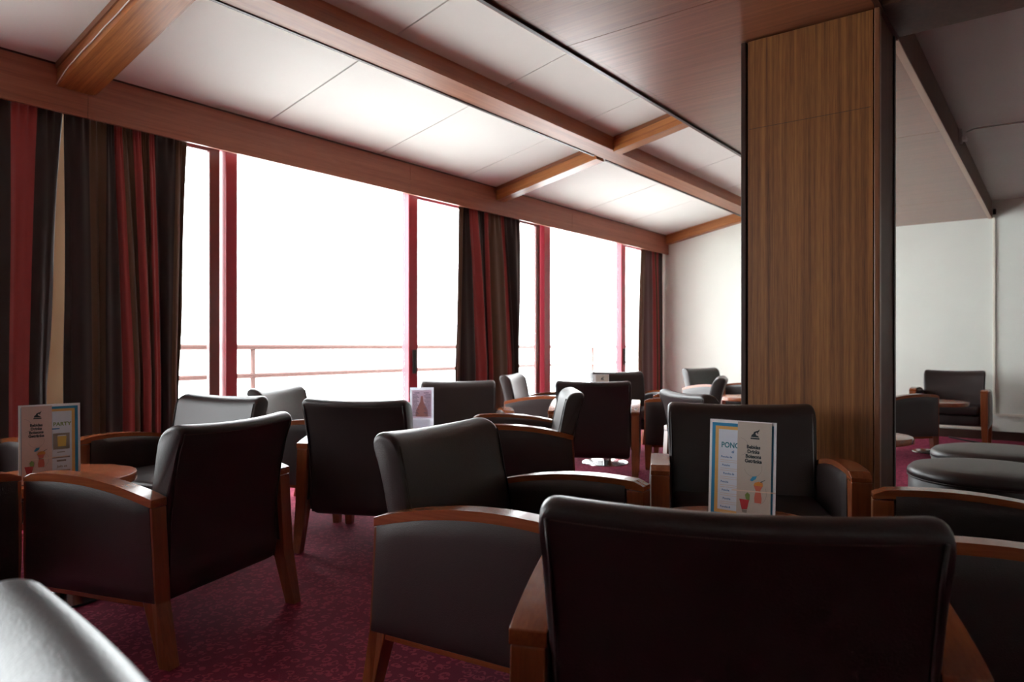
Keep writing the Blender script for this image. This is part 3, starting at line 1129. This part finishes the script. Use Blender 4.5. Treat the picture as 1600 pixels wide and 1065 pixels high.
def stand(x, y, heading, lean, label, kind):
    """menu holder; its front (local -y) looks along heading"""
    r = empty('menu_stand', (x, y, 0.5105), radians(heading + 90))
    tag(r, label, 'menu stand')
    c, s = cos(lean), sin(lean)
    W, Hh = (0.214, 0.312) if kind in ('punch', 'party') else (0.148, 0.290)
    holder = obj('holder', nbox(-W / 2, W / 2, 0.002, 0.0042, 0.0, Hh), ACRYLIC, r)
    obj('foot_plate', nbox(-W / 2, W / 2, 0.0045, 0.075, 0.0, 0.0025), ACRYLIC, r)
    if kind in ('punch', 'party'):
        ps = flat('poster', -0.105, 0.105, 0.003, 0.310, 0.001, PAPER, r, 0.0008)
        flat('blue_border', -0.097, 0.097, 0.010, 0.300, 0.0000, BLUE, ps)
        flat('yellow_border', -0.086, 0.086, 0.020, 0.290, -0.0005, YELLOW, ps)
        flat('page', -0.075, 0.075, 0.031, 0.280, -0.0010, PAGE, ps)
        yy = -0.00145
        if kind == 'punch':
            text_mesh('heading', 'PONCHAS', 0.0235, TEALINK, ps, -0.066, 0.224, yy, 'LEFT', 0.0006, 0.88)
            text_mesh('subheading', 'el', 0.012, BLUEINK, ps, -0.032, 0.208, yy, 'LEFT', 0.0003)
            for k, tx in enumerate(('Poncha de', 'Poncha', 'Poncha de', 'Poncha', 'Poncha', 'Poncha', 'Poncha &')):
                z = 0.192 - k * 0.0258
                text_mesh('menu_line', tx, 0.0085, BLUEINK, ps, -0.066 + 0.004 * (k % 3), z, yy, 'LEFT', 0.0002)
                for q in range(2):
                    flat('small_print', -0.068, 0.06, z - 0.008 - 0.006 * q, z - 0.0068 - 0.006 * q, yy + .0002, PALEINK, ps, 0.0003)
            leaflet(r, -0.013, 0.092, 0.004, 0.307, -0.0025, LEAFLET)
            band(r, -0.028, 0.106, 0.094, 0.006, -0.0045)
        else:
            text_mesh('heading', 'PARTY', 0.0205, GREENINK, ps, 0.010, 0.222, yy, 'LEFT', 0.0005, 1.02)
            flat('small_print', 0.004, 0.032, 0.208, 0.213, yy, BLUEINK, ps)
            ph = flat('photo_print', 0.010, 0.067, 0.128, 0.192, yy, PHOTOINK, ps)
            outline('drink_glass_print', [(0.026, 0.139), (0.054, 0.139), (0.056, 0.180), (0.024, 0.180)], yy - 0.0005, BEERINK, ph)
            outline('glass_rim_print', [(0.024, 0.180), (0.056, 0.180), (0.054, 0.184), (0.027, 0.184)], yy - 0.0005, PAPER, ph)
            flat('small_print', 0.024, 0.050, 0.115, 0.118, yy, GREYINK, ps)
            flat('small_print', 0.006, 0.068, 0.093, 0.099, yy, GREYINK, ps)
            flat('small_print', 0.022, 0.054, 0.079, 0.086, yy, GREYINK, ps)
            text_mesh('invitation', 'Join us', 0.013, GREYINK, ps, 0.040, 0.056, yy, 'CENTER', 0.0003)
            flat('small_print', 0.006, 0.068, 0.038, 0.045, yy, GREYINK, ps)
            leaflet(r, -0.096, 0.006, 0.004, 0.304, -0.0025, PINKLEAF)
            band(r, -0.075, 0.060, 0.094, 0.004, -0.0045)
    elif kind == 'list':
        ps = flat('menu_sheet', -0.072, 0.072, 0.003, 0.288, 0.001, THINPAPER, r, 0.0008)
        flat('pink_border', -0.060, 0.060, 0.10, 0.272, 0.0000, PINKPAGE, ps)
        yy = -0.0005
        outline('cocktail_picture', [(-0.006, 0.235), (0.006, 0.235), (0.010, 0.20), (0.035, 0.15), (0.038, 0.11), (-0.038, 0.11), (-0.035, 0.15), (-0.010, 0.20)], yy, PINKINK, ps)
        flat('list_heading', -0.045, -0.015, 0.252, 0.257, yy, VIOLETINK, ps)
        flat('list_heading', 0.012, 0.042, 0.252, 0.257, yy, VIOLETINK, ps)
        for k in range(16):
            z = 0.243 - k * 0.0085
            flat('small_print', -0.056, -0.030 + 0.006 * ((k * 7) % 3), z, z + 0.0035, yy - .0003, VIOLETINK, ps)
            flat('small_print', 0.022 - 0.005 * ((k * 5) % 3), 0.054, z, z + 0.0035, yy - .0003, VIOLETINK, ps)
        flat('pocket', -0.055, 0.050, 0.008, 0.092, -0.0015, THINPAPER, r)
    else:
        flat('menu_sheet', -0.072, 0.072, 0.003, 0.288, 0.001, PAPER, r, 0.0008)
        leaflet(r, -0.045, 0.068, 0.004, 0.285, -0.0005, LEAFLET)
    r.rotation_euler = (lean, 0, radians(heading + 90))
    r.rotation_mode = 'XYZ'
    return r


stand(2.15, 0.775, 178, -0.05, 'menu stand with blue-bordered punch list and beige drinks leaflet, before the column chair', 'punch')
stand(1.10, 3.17, 262, -0.03, 'menu stand with party poster and pinkish drinks leaflet, on the left table', 'party')
stand(3.09, 3.09, 222, -0.03, 'white menu sheet stand with a pink picture, in front of the window mullion', 'list')
stand(5.52, 3.26, 215, -0.03, 'small far menu card standing before the chair under the far window', 'card')
stand(7.58, 2.63, 215, -0.03, 'menu card at the edge of the column on the far table', 'card')
